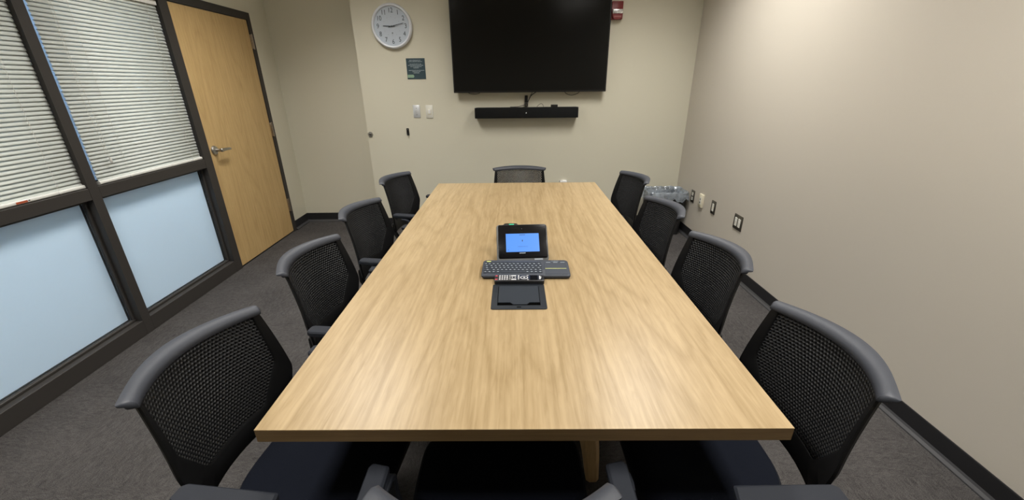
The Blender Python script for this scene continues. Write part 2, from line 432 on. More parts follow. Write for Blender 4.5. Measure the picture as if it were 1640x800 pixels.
# corridor beyond the partition
b = MB(); b.box(-4.30, -4.2, YN, 5.2, 0, CH).box(-4.2, LX-.12, YN-.12, YN, 0, CH).box(-4.2, LX-.15, 5.2, 5.3, 0, CH)
struct(b.build('wall_corridor', M['corr']), 'pale corridor wall beyond the frosted glass')
struct(MB().box(-4.3, LX-.14, YN-.12, 5.3, CH, CH+.03).build('ceiling_corridor', M['corr']), 'pale corridor ceiling beyond the glass')
for k, y in enumerate((1.0, 3.6)):
    t = thing('corridor_light', ('ceiling light panel in the corridor, the nearer one' if k == 0 else 'ceiling light panel in the corridor, the farther one'), 'ceiling light', (-3.35, y, CH), 0, 'corridor lights')
    MB().box(-.32, .32, -.95, .95, -.035, -.001, .004, 1).build('light_housing', M['troffer'], t)
    MB().box(-.28, .28, -.9, .9, -.040, -.0355).build('diffuser', M['lampc'], t)

# recessed ceiling lights: louvred, so little light leaves them near the horizontal
LAMP_W, LAMP_SPREAD = 31., 122.
names = ['recessed ceiling light over the far left chairs', 'recessed ceiling light over the far right chairs', 'recessed ceiling light over the near left chairs', 'recessed ceiling light over the near right chairs']
for (x, y), lb in zip(LIGHTS, names):
    t = thing('ceiling_light', lb, 'ceiling light', (x, y, CH), 0, 'recessed ceiling lights')
    w, l, d = LW/2-.002, LL/2-.002, LD
    h = MB(); h.box(-w, -w+.01, -l, l, 0, d).box(w-.01, w, -l, l, 0, d).box(-w+.01, w-.01, -l, -l+.01, 0, d).box(-w+.01, w-.01, l-.01, l, 0, d).box(-w, w, -l, l, d, d+.01)
    h.build('light_housing', M['troffer'], t)
    MB().box(-w+.012, w-.012, -l+.012, l-.012, d-.012, d-.002).build('diffuser', M['lamp'], t)
    al = bpy.data.lights.new('lamp', 'AREA'); al.shape = 'RECTANGLE'; al.size = 2*w-.05; al.size_y = 2*l-.05; al.energy = LAMP_W; al.spread = R(LAMP_SPREAD); al.color = (1.0, .968, .915)
    ao = bpy.data.objects.new('lamp', al); COL.objects.link(ao); ao.parent = t; ao.location = (0, 0, d-.02)

# ------------------------------------------------------------------ blinds
def blind(s0, s1, ztop, zbot, label, sticker, cords, liftcord):
    root = thing('window_blind', label, 'blind', group='window blinds'); left(root); root.location.x -= .030; root.location.y -= .030*math.sin(LR)
    pitch = .0208; b = MB(); depth = .0250; tilt = R(69)
    z = zbot+.014; cx = .012
    k = 0
    while z < ztop-.03:
        jit = random.uniform(-.0015, .0015); n = 5; top = []; bot = []
        for i in range(n+1):
            u = (i/n-.5)*depth; c = .0022*(1-(2*i/n-1)**2)
            # u runs from room-side lower edge to glass-side upper edge
            x = cx-u*math.cos(tilt)+c*math.sin(tilt); zz = z+u*math.sin(tilt)+c*math.cos(tilt)
            top.append((x, zz))
        for i in range(n):
            (xa, za), (xb, zb) = top[i], top[i+1]
            v = [b.bm.verts.new(p) for p in ((xa, s0+jit, za), (xa, s1+jit, za), (xb, s1+jit, zb), (xb, s0+jit, zb))]
            b.bm.faces.new(v)
        z += pitch; k += 1
    bmesh.ops.remove_doubles(b.bm, verts=b.bm.verts, dist=.00001)
    o = b.build('slats', M['slat'], root, True, False)
    sm = o.modifiers.new('thickness', 'SOLIDIFY'); sm.thickness = .0004
    MB().box(-.004, .026, s0-.002, s1+.002, ztop-.028, ztop, .002, 1).build('head_rail', M['rail'], root)
    r = MB(); r.rbox(.002, .026, s0+.004, s1-.004, zbot-.012, zbot+.006, .006, 4, 'y')
    r.rbox(.001, .027, s0-.004, s0+.006, zbot-.013, zbot+.007, .007, 4, 'y').rbox(.001, .027, s1-.006, s1+.004, zbot-.013, zbot+.007, .007, 4, 'y')
    br = r.build('bottom_rail', M['rail'], root, True)
    for c in cords:
        q = MB(); q.tube([(.0225, c, zbot), (.0235, c, ztop-.03)], .0009, 5).build('ladder_cord', M['cordm'], root)
        MB().lathe([(.008, 0), (.008, .004), (.005, .006)], 14, Matrix.Translation((.026, c, zbot-.003)) @ Matrix.Rotation(R(90), 4, 'Y')).build('cord_button', M['rail'], root, True)
    if sticker:
        a, bb = sticker
        st = MB().box(.0262, .0268, a, bb, zbot-.008, zbot+.002).build('warning_sticker', M['orange'], root); st['label'] = 'orange warning sticker on the bottom rail'
        MB().box(.0262, .0267, bb+.004, bb+.012, zbot-.004, zbot+.001).build('printed_mark', M['inkdark'], root)
    if liftcord:
        pts = [(.034+.002*math.sin(i*.7), liftcord+.006*math.sin(i*.31), ztop-.03-i*(ztop-1.12)/24) for i in range(25)]
        MB().tube(pts, .0011, 5).build('lift_cord', M['cordm'], root)
        pts = [(.036, liftcord+.016+.005*math.sin(i*.37+1), ztop-.03-i*(ztop-1.08)/24) for i in range(25)]
        MB().tube(pts, .0011, 5).build('lift_cord', M['cordm'], root)
        MB().lathe([(.004, 0), (.006, -.012), (.006, -.03), (.003, -.034)], 10, Matrix.Translation((.036, liftcord+.018, 1.085))).build('cord_tassel', M['rail'], root, True)
    return root
blind(1.280, 2.209, 1.989, .959, 'closed cream mini blind with an orange sticker on its bottom rail', (1.870, 1.920), (1.52, 2.075), None)
blind(2.304, 3.133, 1.989, .959, 'closed cream mini blind beside the door with a dangling lift cord', None, (2.505, 3.045), 2.385)

# ------------------------------------------------------------------ conference table
TX0, TY0, TRZ = .0206, .6935, -.0091
TL, TW, TT = 2.4427, 1.22, .036
tb = thing('conference_table', 'long rectangular light oak conference table in the middle of the room', 'table', (TX0, TY0, 0), TRZ)
MB().box(-TW/2, TW/2, 0, TL, .74-.0012, .74, .0005, 1).build('table_surface', M['table'], tb)
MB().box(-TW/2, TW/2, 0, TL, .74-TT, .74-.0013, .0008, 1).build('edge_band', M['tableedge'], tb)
for yy in (.47, TL-.62):
    for sx in (-1, 1):
        MB().barsweep([(sx*.175, yy, .70), (sx*.20, yy, .60), (sx*.262, yy, .20), (sx*.272, yy, .13), (sx*.285, yy, .0)], [.09, .088, .075, .066, .05], [.09, .085, .07, .062, .05], (0, 1, 0)).build('leg', M['tleg'], tb)
    MB().box(-.22, .22, yy-.03, yy+.03, .66, .70).build('crossbar', M['tleg'], tb)
MB().box(-.03, .03, .5, TL-.5, .662, .70).build('beam', M['tleg'], tb)

# ------------------------------------------------------------------ chairs
def resample(corners, radii, per_edge=10, per_arc=6):
    """rounded polygon; same point count for any corner list of the same length"""
    n = len(corners); arcs = []
    for i in range(n):
        p = Vector(corners[i]); a = Vector(corners[i-1]); c = Vector(corners[(i+1) % n]); r = radii[i]
        d1 = (a-p).normalized(); d2 = (c-p).normalized()
        ang = d1.angle(d2); t = r/math.tan(ang/2)
        t = min(t, (a-p).length*.48, (c-p).length*.48)
        p1 = p+d1*t; p2 = p+d2*t
        arcs.append([p1*(1-q)**2+p*2*q*(1-q)+p2*q*q for q in [k/per_arc for k in range(per_arc+1)]])
    out = []
    for i in range(n):
        out += arcs[i]
        a = arcs[i][-1]; c = arcs[(i+1) % n][0]
        out += [a.lerp(c, k/(per_edge+1)) for k in range(1, per_edge+1)]
    return out
ZT = .820
def surf(x, z, off=0.):
    """backrest surface, chair local (+y faces forward); off = backwards"""
    t = (z-.45)/(ZT-.45)
    f0 = -.252-.046*t + .014*math.sin(PI*min(max(t, 0), 1))
    c = .046+.030*t
    return Vector((x, f0-c*(1-min(1.25, (x/.200)**2))-off, z))
OUTER = [(-.196, ZT-.003), (.196, ZT-.003), (.218, .60), (.186, .452), (-.186, .452), (-.218, .60)]
ORAD = [.012, .012, .10, .06, .06, .10]
INNER = [(-.178, ZT-.008), (.178, ZT-.008), (.180, .645), (.112, .525), (-.112, .525), (-.180, .645)]
IRAD = [.012, .012, .05, .04, .04, .05]
def inside(p, poly):
    x, y = p; c = False; n = len(poly)
    for i in range(n):
        x1, y1 = poly[i]; x2, y2 = poly[i-1]
        if (y1 > y) != (y2 > y) and x < (x2-x1)*(y-y1)/(y2-y1)+x1: c = not c
    return c
def back_frame_mesh():
    b = MB(); o = resample(OUTER, ORAD); i = resample(INNER, IRAD); n = len(o)
    m1 = [a.lerp(c, .12) for a, c in zip(o, i)]; m2 = [a.lerp(c, .88) for a, c in zip(o, i)]
    th = .015
    rings = [([surf(*p, th*.5) for p in o]), ([surf(*p, 0) for p in m1]), ([surf(*p, 0) for p in m2]), ([surf(*p, .004) for p in i]),
             ([surf(*p, th-.002) for p in i]), ([surf(*p, th) for p in m2]), ([surf(*p, th) for p in m1])]
    V = [[b.bm.verts.new(p) for p in r] for r in rings]
    for a in range(len(V)):
        A, B = V[a], V[(a+1) % len(V)]
        for k in range(n): b.bm.faces.new((A[k], A[(k+1) % n], B[(k+1) % n], B[k]))
    return b.mesh('backrest_frame', M['plastic_d'], True)
def lattice_mesh():
    b = MB(); poly = [tuple(p) for p in resample([(x*1.03, z+(.006 if z > .7 else -.006)) for x, z in INNER], IRAD)]
    p = .0108; hx = p; hz = p*math.sqrt(3)/2; row = 0; z = .50
    while z < ZT:
        x = -.22+(hx/2 if row % 2 else 0)
        while x < .22:
            if inside((x, z), poly):
                oo = []; ii = []; bk = []
                for k in range(6):
                    t = R(60*k+30); ro = p/math.sqrt(3); ri = ro*.51
                    oo.append(b.bm.verts.new(surf(x+ro*math.cos(t), z+ro*math.sin(t), .0055)))
                    ii.append(b.bm.verts.new(surf(x+ri*math.cos(t), z+ri*math.sin(t), .0075)))
                    bk.append(b.bm.verts.new(surf(x+ri*.95*math.cos(t), z+ri*.95*math.sin(t), .0145)))
                for k in range(6):
                    q = (k+1) % 6
                    b.bm.faces.new((oo[k], oo[q], ii[q], ii[k])); b.bm.faces.new((ii[k], ii[q], bk[q], bk[k]))
            x += hx
        z += hz; row += 1
    bmesh.ops.remove_doubles(b.bm, verts=b.bm.verts, dist=.0002)
    return b.mesh('lattice', M['lattice'], False)
def lip_mesh():
    """rolled top rim, flaring backwards and outwards at its ends"""
    b = MB(); N = 36; prof_n = 10; rings = []
    for i in range(N+1):
        u = -1+2*i/N; e = abs(u)**5
        x = u*.197; base = surf(x, ZT-.006)
        w = .034+.012*(1-u*u)          # how far the lip reaches back
        out = .017*e*(1 if u > 0 else -1)
        dz = -.004*e
        lo = -.009+.003*abs(u)**4
        cs = [(-.002, lo), (-.003, -.001), (.001, .008), (.010, .0155), (w*.62, .020+dz), (w*.97, .0165+dz), (w-.002, .011+dz), (w*.6, .008+dz*.6), (.016, .000), (.014, lo)]
        ring = []
        for back, up in cs:
            f = max(0, min(1, back/w))
            ring.append(b.bm.verts.new((base.x*(1+.0*f)+out*f, base.y-back, ZT-.006+up)))
        rings.append(ring)
    n = prof_n
    for i in range(N):
        for k in range(n): b.bm.faces.new((rings[i][k], rings[i][(k+1) % n], rings[i+1][(k+1) % n], rings[i+1][k]))
    for side, base_ring in ((-1, rings[0]), (1, rings[-1])):
        prev = base_ring; ce = sum((v.co for v in base_ring), Vector())/n
        for sc, dx in ((.86, .0035), (.58, .0062), (.25, .0075)):
            new = [b.bm.verts.new(ce+(v.co-ce)*sc+Vector((side*dx, 0, 0))) for v in base_ring]
            for k in range(n): b.bm.faces.new((prev[k], prev[(k+1) % n], new[(k+1) % n], new[k]))
            prev = new
        b.bm.faces.new(prev)
    me = b.mesh('top_rim', M['plastic'], True); return me
def seat_mesh():
    b = MB(); N = 56; rings = []
    def outline(k, sc):
        t = 2*PI*k/N; c, s_ = math.cos(t), math.sin(t)
        ex = 2/5.5 if s_ > 0 else 2/2.7
        x = .232*math.copysign(abs(c)**ex, c); y = (.180 if s_ > 0 else .225)*math.copysign(abs(s_)**ex, s_)
        return x*sc, -.012+y*sc
    prof = [(.0, .398), (.80, .398), (.93, .402), (.985, .418), (1.0, .434), (.99, .450), (.955, .461), (.88, .466), (.70, .467), (.4, .465), (.0, .464)]
    for sc, z in prof:
        ring = []
        for k in range(N):
            x, y = outline(k, max(sc, .001)); zz = z
            if z > .44: zz += .006*(x/.23)**2 - .020*max(0, (y-.08)/.13)**2 + .008*max(0, (-y-.08)/.15)
            ring.append(b.bm.verts.new((x, y, zz)))
        rings.append(ring)
    for i in range(len(rings)-1):
        for k in range(N): b.bm.faces.new((rings[i][k], rings[i][(k+1) % N], rings[i+1][(k+1) % N], rings[i+1][k]))
    bmesh.ops.remove_doubles(b.bm, verts=b.bm.verts, dist=.001)
    return b.mesh('seat', M['fabric'], True)
def pad_mesh(sx):
    b = MB()
    pts = [(-.025, .010), (.017, .020), (.025, .008), (.025, -.205), (.018, -.222), (-.018, -.222), (-.025, -.21)]
    pts = [tuple(p) for p in resample([Vector((p[0]*sx, p[1])) for p in (pts if sx > 0 else list(reversed(pts)))], [.008]*7, 2, 3)]
    b.prism(pts, .606, .628, 'z', .005); return b.mesh('arm_pad', M['padm'], True)
def arm_bar(sx):
    # vertical upright in the side plane, then a bracket under the seat
    b = MB()
    b.barsweep([(0, -.150, .598), (0, -.13, .598), (0, -.105, .593), (0, -.088, .575), (0, -.084, .52), (-sx*.008, -.084, .45), (-sx*.016, -.084, .385)], [.040, .044, .044, .044, .042, .040, .040], [.012, .014, .016, .018, .018, .018, .018], (1, 0, 0))
    b.barsweep([(sx*.002, -.084, .382), (-sx*.05, -.078, .376), (-sx*.14, -.06, .372), (-sx*.20, -.04, .372)], [.04, .045, .055, .055], [.018, .018, .016, .016], (0, 1, 0))
    return b.mesh('armrest', M['padm'], True)
def spine_mesh(sx):
    b = MB()
    b.barsweep([(sx*.158, -.292, .520), (sx*.160, -.288, .455), (sx*.158, -.262, .405), (sx*.140, -.205, .382), (sx*.10, -.10, .378)], [.030, .034, .036, .040, .04], [.012, .018, .020, .018, .016], (1, 0, 0))
    return b.mesh('back_support', M['plastic_d'], True)
def mech_mesh():
    b = MB(); b.box(-.10, .10, -.10, .13, .352, .392, .012, 2).box(-.19, .19, -.16, .16, .390, .402, .004, 1)
    b.tube([(.09, .06, .372), (.20, .07, .368), (.235, .075, .362)], [.006, .006, .011], 8)
    return b.mesh('tilt_mechanism', M['plastic_d'], True)
def col_mesh():
    b = MB(); b.lathe([(.027, .09), (.027, .24), (.022, .245), (.022, .30), (.014, .302), (.014, .355)], 20)
    return b.mesh('gas_column', M['plastic_d'], True)
def base_mesh():
    b = MB(); b.lathe([(.036, .072), (.042, .085), (.042, .105), (.034, .118)], 20)
    for k in range(5):
        t = R(72*k); d = Vector((math.sin(t), math.cos(t), 0)); s_ = Vector((math.cos(t), -math.sin(t), 0))
        b.barsweep([d*.03+Vector((0, 0, .098)), d*.12+Vector((0, 0, .094)), d*.22+Vector((0, 0, .080)), d*.272+Vector((0, 0, .072))], [.05, .042, .034, .030], [.03, .028, .022, .020], s_)
    return b.mesh('star_base', M['plastic_d'], True)
def caster_mesh():
    b = MB()
    for sx in (-1, 1):
        b.lathe([(.010, -.009), (.022, -.009), (.026, -.006), (.026, .006), (.022, .009), (.010, .009)], 16, Matrix.Translation((sx*.014, 0, .026)) @ Matrix.Rotation(R(90), 4, 'Y'))
    b.box(-.005, .005, -.018, .018, .018, .050, .003, 1); b.lathe([(.006, .040), (.006, .066)], 10)
    return b.mesh('caster', M['rubber'], True)
CM = dict(frame=back_frame_mesh(), lat=lattice_mesh(), lip=lip_mesh(), seat=seat_mesh(), spinel=spine_mesh(-1), spiner=spine_mesh(1), mech=mech_mesh(), col=col_mesh(), base=base_mesh(), cast=caster_mesh(),
          padl=pad_mesh(-1), padr=pad_mesh(1), arml=arm_bar(-1), armr=arm_bar(1))
def make_chair(label, group):
    t = thing('office_chair', label, 'chair', group=group)
    link('seat', CM['seat'], t)
    fr = link('backrest', CM['frame'], t)
    link('lattice_panel', CM['lat'], fr); link('top_rim', CM['lip'], fr)
    link('back_support', CM['spinel'], t); link('back_support', CM['spiner'], t); link('tilt_mechanism', CM['mech'], t); link('gas_column', CM['col'], t)
    for a, p, sx in (('arml', 'padl', -1), ('armr', 'padr', 1)):
        o = link('armrest', CM[a], t); o.location = (sx*.268, 0, 0)
        q = link('arm_pad', CM[p], o); q.location = (sx*.010, 0, 0)
    bs = link('star_base', CM['base'], t)
    for k in range(5):
        an = R(72*k); c = link('caster', CM['cast'], bs); c.location = (math.sin(an)*.262, math.cos(an)*.262, 0); c.rotation_euler = (0, 0, an*1.7+.4)
    return t
def copy_tree(o, parent=None):
    c = o.copy(); COL.objects.link(c); c.parent = parent
    for ch in [q for q in bpy.data.objects if q.parent == o]: copy_tree(ch, c)
    return c
GR = 'black office chairs around the conference table'
CH_LIST = [
    (-.507, .862, -96.7, 31, 'black lattice-back office chair at the near left corner of the table'),
    (-.507, 1.515, -96.1, 40, 'black lattice-back chair on the left side, second from the near end'),
    (-.522, 2.140, -99.6, 20, 'black lattice-back chair on the left side, third from the near end'),
    (-.540, 2.905, -104.0, 5, 'black office chair at the far left corner of the table'),
    (.500, .893, 90.0, 51, 'black lattice-back office chair at the near right corner of the table'),
    (.526, 1.513, 94.8, 44, 'black lattice-back chair on the right side, second from the near end'),
    (.524, 2.137, 96.7, 18, 'black lattice-back chair on the right side in front of the trash can'),
    (.574, 2.870, 99.4, 17, 'black office chair at the far right, just left of the trash can'),
    (.068, 2.955, 180.0, 44.5, 'black office chair at the far end of the table below the television'),
    (-.037, .796, 0.0, 36, 'black office chair at the near end, only armrests and rim corners showing'),
]
proto = make_chair(CH_LIST[0][4], GR)
for i, (x, y, rz, brz, lb) in enumerate(CH_LIST):
    c = proto if i == 0 else copy_tree(proto)
    c.location = (x, y, 0); c.rotation_euler = (0, 0, R(rz)); c['label'] = lb
    if i == 9:                          # this one has its sliding arm pads set further back
        for a in [q for q in bpy.data.objects if q.parent == c and q.name.startswith('armrest')]:
            a.location.x = .293 if a.location.x > 0 else -.273
            for p_ in [q for q in bpy.data.objects if q.parent == a]: p_.location.y = -.108
    if 4 <= i <= 7:                     # right side chairs have their pads slid forward (but not the nearest pad)
        for a in [q for q in bpy.data.objects if q.parent == c and q.name.startswith('armrest')]:
            if i == 4 and a.location.x < 0: continue
            for p_ in [q for q in bpy.data.objects if q.parent == a]: p_.location.y = .085
    if i == 0:                          # near arm pad pushed slightly inwards
        for a in [q for q in bpy.data.objects if q.parent == c and q.name.startswith('armrest') and q.location.x > 0]:
            for p_ in [q for q in bpy.data.objects if q.parent == a]: p_.location.x = -.014
    for q in [q for q in bpy.data.objects if q.parent == c and q.name.startswith('star_base')]: q.rotation_euler = (0, 0, R(brz))

# ------------------------------------------------------------------ television
tv = thing('television', 'large black wall-mounted television, switched off', 'television', (.190, YB, 1.376))
W2, HT = .7305, .835
MB().rbox(-W2, W2, -.080, -.045, 0, HT, .006, 3, 'y').build('bezel', M['tvbody'], tv)
MB().box(-W2+.0, W2-.0, -.0795, -.050, .001, HT-.001).build('side_trim', M['tvside'], tv).scale = (1.0008, 1, 1)
MB().box(-W2+.010, W2-.010, -.0812, -.0802, .016, HT-.010).build('screen', M['tvscreen'], tv)
MB().box(-W2+.10, W2-.10, -.045, -.022, .06, HT-.12, .01, 2).build('rear_housing', M['tvbody'], tv)
MB().box(-.3, .3, -.022, -.001, .2, .6, .003, 1).build('wall_bracket', M['plastic_d'], tv)
# soundbar
sb = thing('soundbar', 'long black soundbar mounted below the television', 'speaker', (.1585, YB, 1.140))
b = MB(); b.rbox(-.505, .505, -.095, -.012, 0, .098, .010, 5, 'x', 0) if False else b.rbox(-.5035, .5035, -.098, -.014, .0, .099, .012, 5, 'y', .004)
b.build('speaker_body', M['speaker'], sb, True)
for sx in (-1, 1): MB().rbox(sx*.5035-.003, sx*.5035+.003, -.0975, -.0145, .0, .099, .012, 5, 'x').build('end_cap', M['tvbody'], sb, True)
MB().lathe([(.0055, 0), (.0055, .0012)], 16, Matrix.Translation((-.003, -.098, .049)) @ Matrix.Rotation(R(90), 4, 'X')).build('logo_badge', M['white'], sb)
MB().box(-.30, .30, -.014, -.001, .02, .08).build('wall_bracket', M['plastic_d'], sb)
# cable plate / bracket above the bar
br = thing('cable_box', 'small black cable bracket on the wall between television and soundbar', 'bracket', (.158, YB, 1.262))
MB().box(-.015, .015, -.022, -.0005, .018, .085, .003, 2).box(-.004, .004, -.024, -.0215, .03, .07).build('bracket_plate', M['plastic_d'], br)
MB().box(-.017, .017, -.034, -.0005, -.018, .015, .004, 2).build('connector', M['tvbody'], br)
MB().box(-.006, .006, -.0355, -.034, -.008, .004).build('label_mark', M['dsteel'], br)
pd = MB().rbox(-.033, .033, -.07, -.03, 0, .022, .003, 3, 'z').build('receiver_box', M['tvbody'])
tag(place(pd, (.432, YB-.0, 1.2392)), 'small black box resting on top of the soundbar', 'box')
def cable(pts, label, r=.003):
    # smooth through points with Catmull-Rom
    P = [Vector(p) for p in pts]; out = []
    for i in range(len(P)-1):
        p0, p1, p2, p3 = P[max(i-1, 0)], P[i], P[i+1], P[min(i+2, len(P)-1)]
        for k in range(8):
            t = k/8; out.append(.5*((2*p1)+(p2-p0)*t+(2*p0-5*p1+4*p2-p3)*t*t+(3*p1-p0-3*p2+p3)*t**3))
    out.append(P[-1])
    return tag(MB().tube(out, r, 7).build('cable', M['rubber'], None, True), label, 'cable')
yw = YB-.012
cable([(.29, YB-.035, 1.40), (.245, YB-.04, 1.373), (.205, YB-.035, 1.345), (.185, YB-.03, 1.31), (.17, YB-.03, 1.28)], 'black cable running from the television down to the small bracket', .0042)
cable([(.215, YB-.035, 1.40), (.215, YB-.038, 1.375), (.198, YB-.037, 1.345)], 'short black cable hanging beside the bracket cable', .003)
cable([(.15, YB-.036, 1.262), (.11, YB-.04, 1.252), (.07, YB-.045, 1.244), (.0, YB-.05, 1.243)], 'black cable lying left along the top of the soundbar', .003)
cable([(.262, YB-.03, 1.241), (.28, YB-.03, 1.258), (.305, YB-.03, 1.270), (.322, YB-.03, 1.258), (.328, YB-.03, 1.241)], 'thin black cable loop rising from the soundbar', .0022)
cable([(.52, YB-.033, 1.40), (.545, YB-.033, 1.362), (.60, YB-.033, 1.345), (.66, YB-.033, 1.362), (.69, YB-.033, 1.40)], 'thin black cable loop hanging under the right side of the television', .0028)
cable([(-.42, YB-.033, 1.40), (-.40, YB-.033, 1.372), (-.35, YB-.033, 1.364), (-.30, YB-.033, 1.372), (-.28, YB-.033, 1.40)], 'thin black cable loop under the left side of the television', .0028)

# ------------------------------------------------------------------ wall clock
cl = thing('wall_clock', 'round white wall clock showing about quarter past nine', 'clock', (-1.085, YB, 1.955))
RX = Matrix.Rotation(R(90), 4, 'X')      # local z -> -y (towards the room)
CR = .1875
MB().lathe([(CR-.01, .001), (CR, .006), (CR+.001, .020), (CR-.004, .034), (CR-.012, .040), (CR-.020, .038), (CR-.0245, .030), (CR-.026, .020)], 64, RX, False).build('clock_rim', M['clockrim'], cl, True)
fc = MB().lathe([(CR-.026, .018), (CR-.026, .021)], 64, RX).build('clock_face', M['clockface'], cl)
for k in range(1, 13):
    t = R(30*k); me = text_mesh(str(k), .052, M['ink'], 'numeral')
    o = link('numeral', me, fc); o.location = (math.sin(t)*.128, -.0216, math.cos(t)*.128); o.rotation_euler = (R(90), 0, 0); o.scale = (.92, 1.08, 1)
b = MB()
for k in range(12):
    t = R(30*k+15)*1.0
    b.box(-.0012, .0012, -.0216, -.0211, -.0018, .0018, mtx=Matrix.Translation((math.sin(R(30*k))*.078, 0, math.cos(R(30*k))*.078)))
b.build('minute_marks', M['ink'], fc)
b = MB(); b.box(-.005, .005, -.0216, -.0211, -.003, .005).box(-.002, .002, -.0216, -.0211, -.012, -.008)
o = b.build('printed_emblem', M['ink'], fc); o.location = (0, 0, -.056)
def hand(angle, l, tail, w, y, nm, m):
    b = MB(); pts = [(-w/2, -tail), (w/2, -tail), (w*.35, l), (-w*.35, l)]
    b.prism(pts, y-.0008, y, 'y'); o = b.build(nm, m, cl); o.rotation_euler = (0, R(angle), 0); return o
hand(272.5, .078, .028, .0070, -.0265, 'hour_hand', M['ink'])
hand(77, .112, .030, .0060, -.0285, 'minute_hand', M['ink'])
hand(93, .075, .02, .0012, -.0300, 'second_hand', M['steel'])
MB().lathe([(.006, .021), (.006, .031), (.003, .032)], 14, RX).build('hand_hub', M['ink'], cl)

# ------------------------------------------------------------------ sign and small wall things
sg = thing('wall_sign', 'dark teal notice with white lettering below the clock', 'sign', (-.901, YB, 1.5955))
MB().box(-.089, .089, -.004, -.0003, -.0915, .0915).build('sign_panel', M['signm'], sg)
rows = [(.074, .105, -.004), (.063, .128, .0), (.041, .115, .0), (.030, .145, .0), (.019, .105, .002), (.008, .052, .002), (-.014, .150, .004), (-.025, .078, .003), (-.036, .055, .002)]
b = MB()
for z, w, dx in rows:
    x = -w/2+dx
    while x < w/2+dx-.002:
        l = random.choice((.006, .009, .012, .015)); l = min(l, w/2+dx-x)
        # short word-like groups of narrow strokes
        q = x
        while q < x+l-.0006:
            hh = random.choice((.0022, .0022, .0030))
            b.box(q, q+.0011, -.0047, -.0040, z-.0022, z-.0022+hh*1.5); q += .0018
        x += l+.0028
b.build('lettering', M['signtext'], sg)
b = MB(); b.prism([(-.086, -.079), (-.030, -.079), (-.022, -.066), (-.030, -.052), (-.086, -.052)], -.0048, -.004, 'y'); o = b.build('green_arrow_badge', M['signgreen'], sg)

def plate(x, z, w, h, mm, name, label, cat='wall plate', d=.006, loc=None, rz=0.):
    t = thing(name, label, cat, loc or (x, YB, z), rz)
    MB().rbox(-w/2, w/2, -d, -.0003, -h/2, h/2, .004, 3, 'y', .0018).build('plate', M[mm], t, True)
    return t
p = plate(-.933, 1.208, .070, .120, 'psteel', 'lock_plate', 'brushed steel wall plate with small key holes, left of the white switch')
for z in (.03, .003, -.032):
    MB().lathe([(.0055 if z == .003 else .0035, 0), (.0055 if z == .003 else .0035, .002)], 12, Matrix.Translation((0, -.006, z)) @ RX).build('key_hole' if z == .003 else 'screw', M['dsteel'], p)
MB().box(-.004, .004, -.010, -.006, -.006, .006, .001, 1).build('small_knob', M['white'], p)
p = plate(-.806, 1.204, .071, .123, 'offwhite', 'light_switch', 'off-white rocker switch plate right of the steel plate', 'switch')
MB().box(-.017, .017, -.0075, -.006, -.026, .026).build('rocker_frame', M['ivory'], p)
MB().box(-.013, .013, -.011, -.007, -.019, .022, .002, 2).build('rocker', M['white'], p)
# round lock at the edge of the wall
lk = thing('round_lock', 'round steel key lock at the left edge of the clock wall', 'lock', (-1.424, YB, .991))
MB().lathe([(.026, 0), (.026, .005), (.021, .013), (.013, .015), (.013, .017)], 28, RX).build('lock_rose', M['steel'], lk, True)
MB().lathe([(.0105, .0165), (.0105, .019), (.008, .020)], 20, RX).build('cylinder', M['dsteel'], lk, True)
hk = thing('wall_hook', 'small black hook on the wall below the steel plate', 'hook', (-1.041, YB, 1.014))
MB().box(-.0125, .0125, -.010, -.0003, -.034, .034, .004, 2).build('hook_plate', M['plastic_d'], hk, True)
MB().tube([(0, -.008, -.012), (0, -.026, -.022), (0, -.036, -.014), (0, -.037, .002)], [.006, .006, .0055, .005], 10).build('hook_arm', M['plastic_d'], hk, True)
MB().lathe([(.0035, .010), (.0035, .0118)], 10, Matrix.Translation((0, 0, .022)) @ RX).build('screw', M['steel'], hk)
# fire alarm strobe
st = thing('fire_alarm_strobe', 'dark red fire alarm strobe beside the top right of the television', 'alarm', (.985, YB, 2.052))
MB().rbox(-.052, .052, -.030, -.0003, -.062, .085, .008, 4, 'y', .003).build('housing', M['red'], st, True)
b = MB(); b.prism([(-.048, -.012), (.048, -.012), (.048, -.035), (.034, -.060), (.0, -.067), (-.034, -.060), (-.048, -.035)], -.052, -.029, 'y', .004); b.build('speaker_dome', M['red'], st, True)
MB().box(-.046, .046, -.058, -.030, -.017, .018, .004, 2).build('strobe_lens', M['lens'], st, True)
MB().box(-.034, .034, -.0540, -.0515, -.046, -.034, .001, 1).build('label_strip', M['pinkp'], st)

def duplex(t, mm='plastic_d', zs=(-.02, .02), w=.013, h=.013):
    for z in zs:
        MB().rbox(-w, w, -.0085, -.006, z-h, z+h, .005, 4, 'y').build('receptacle', M[mm], t)
        b = MB(); b.box(-.0055, -.0040, -.0090, -.0084, z-.003, z+.005).box(.0040, .0055, -.0090, -.0084, z-.003, z+.005); b.build('slots', M['black'], t)
p = plate(0, 0, .080, .115, 'steel', 'wall_outlet', 'steel outlet plate just showing behind the far table edge', 'outlet', .006, (.555, YB, .445))
MB().box(-.036, .036, -.034, -.006, .018, .052, .003, 2).build('outlet_cover', M['white'], p); duplex(p, 'plastic_d', (-.025,))
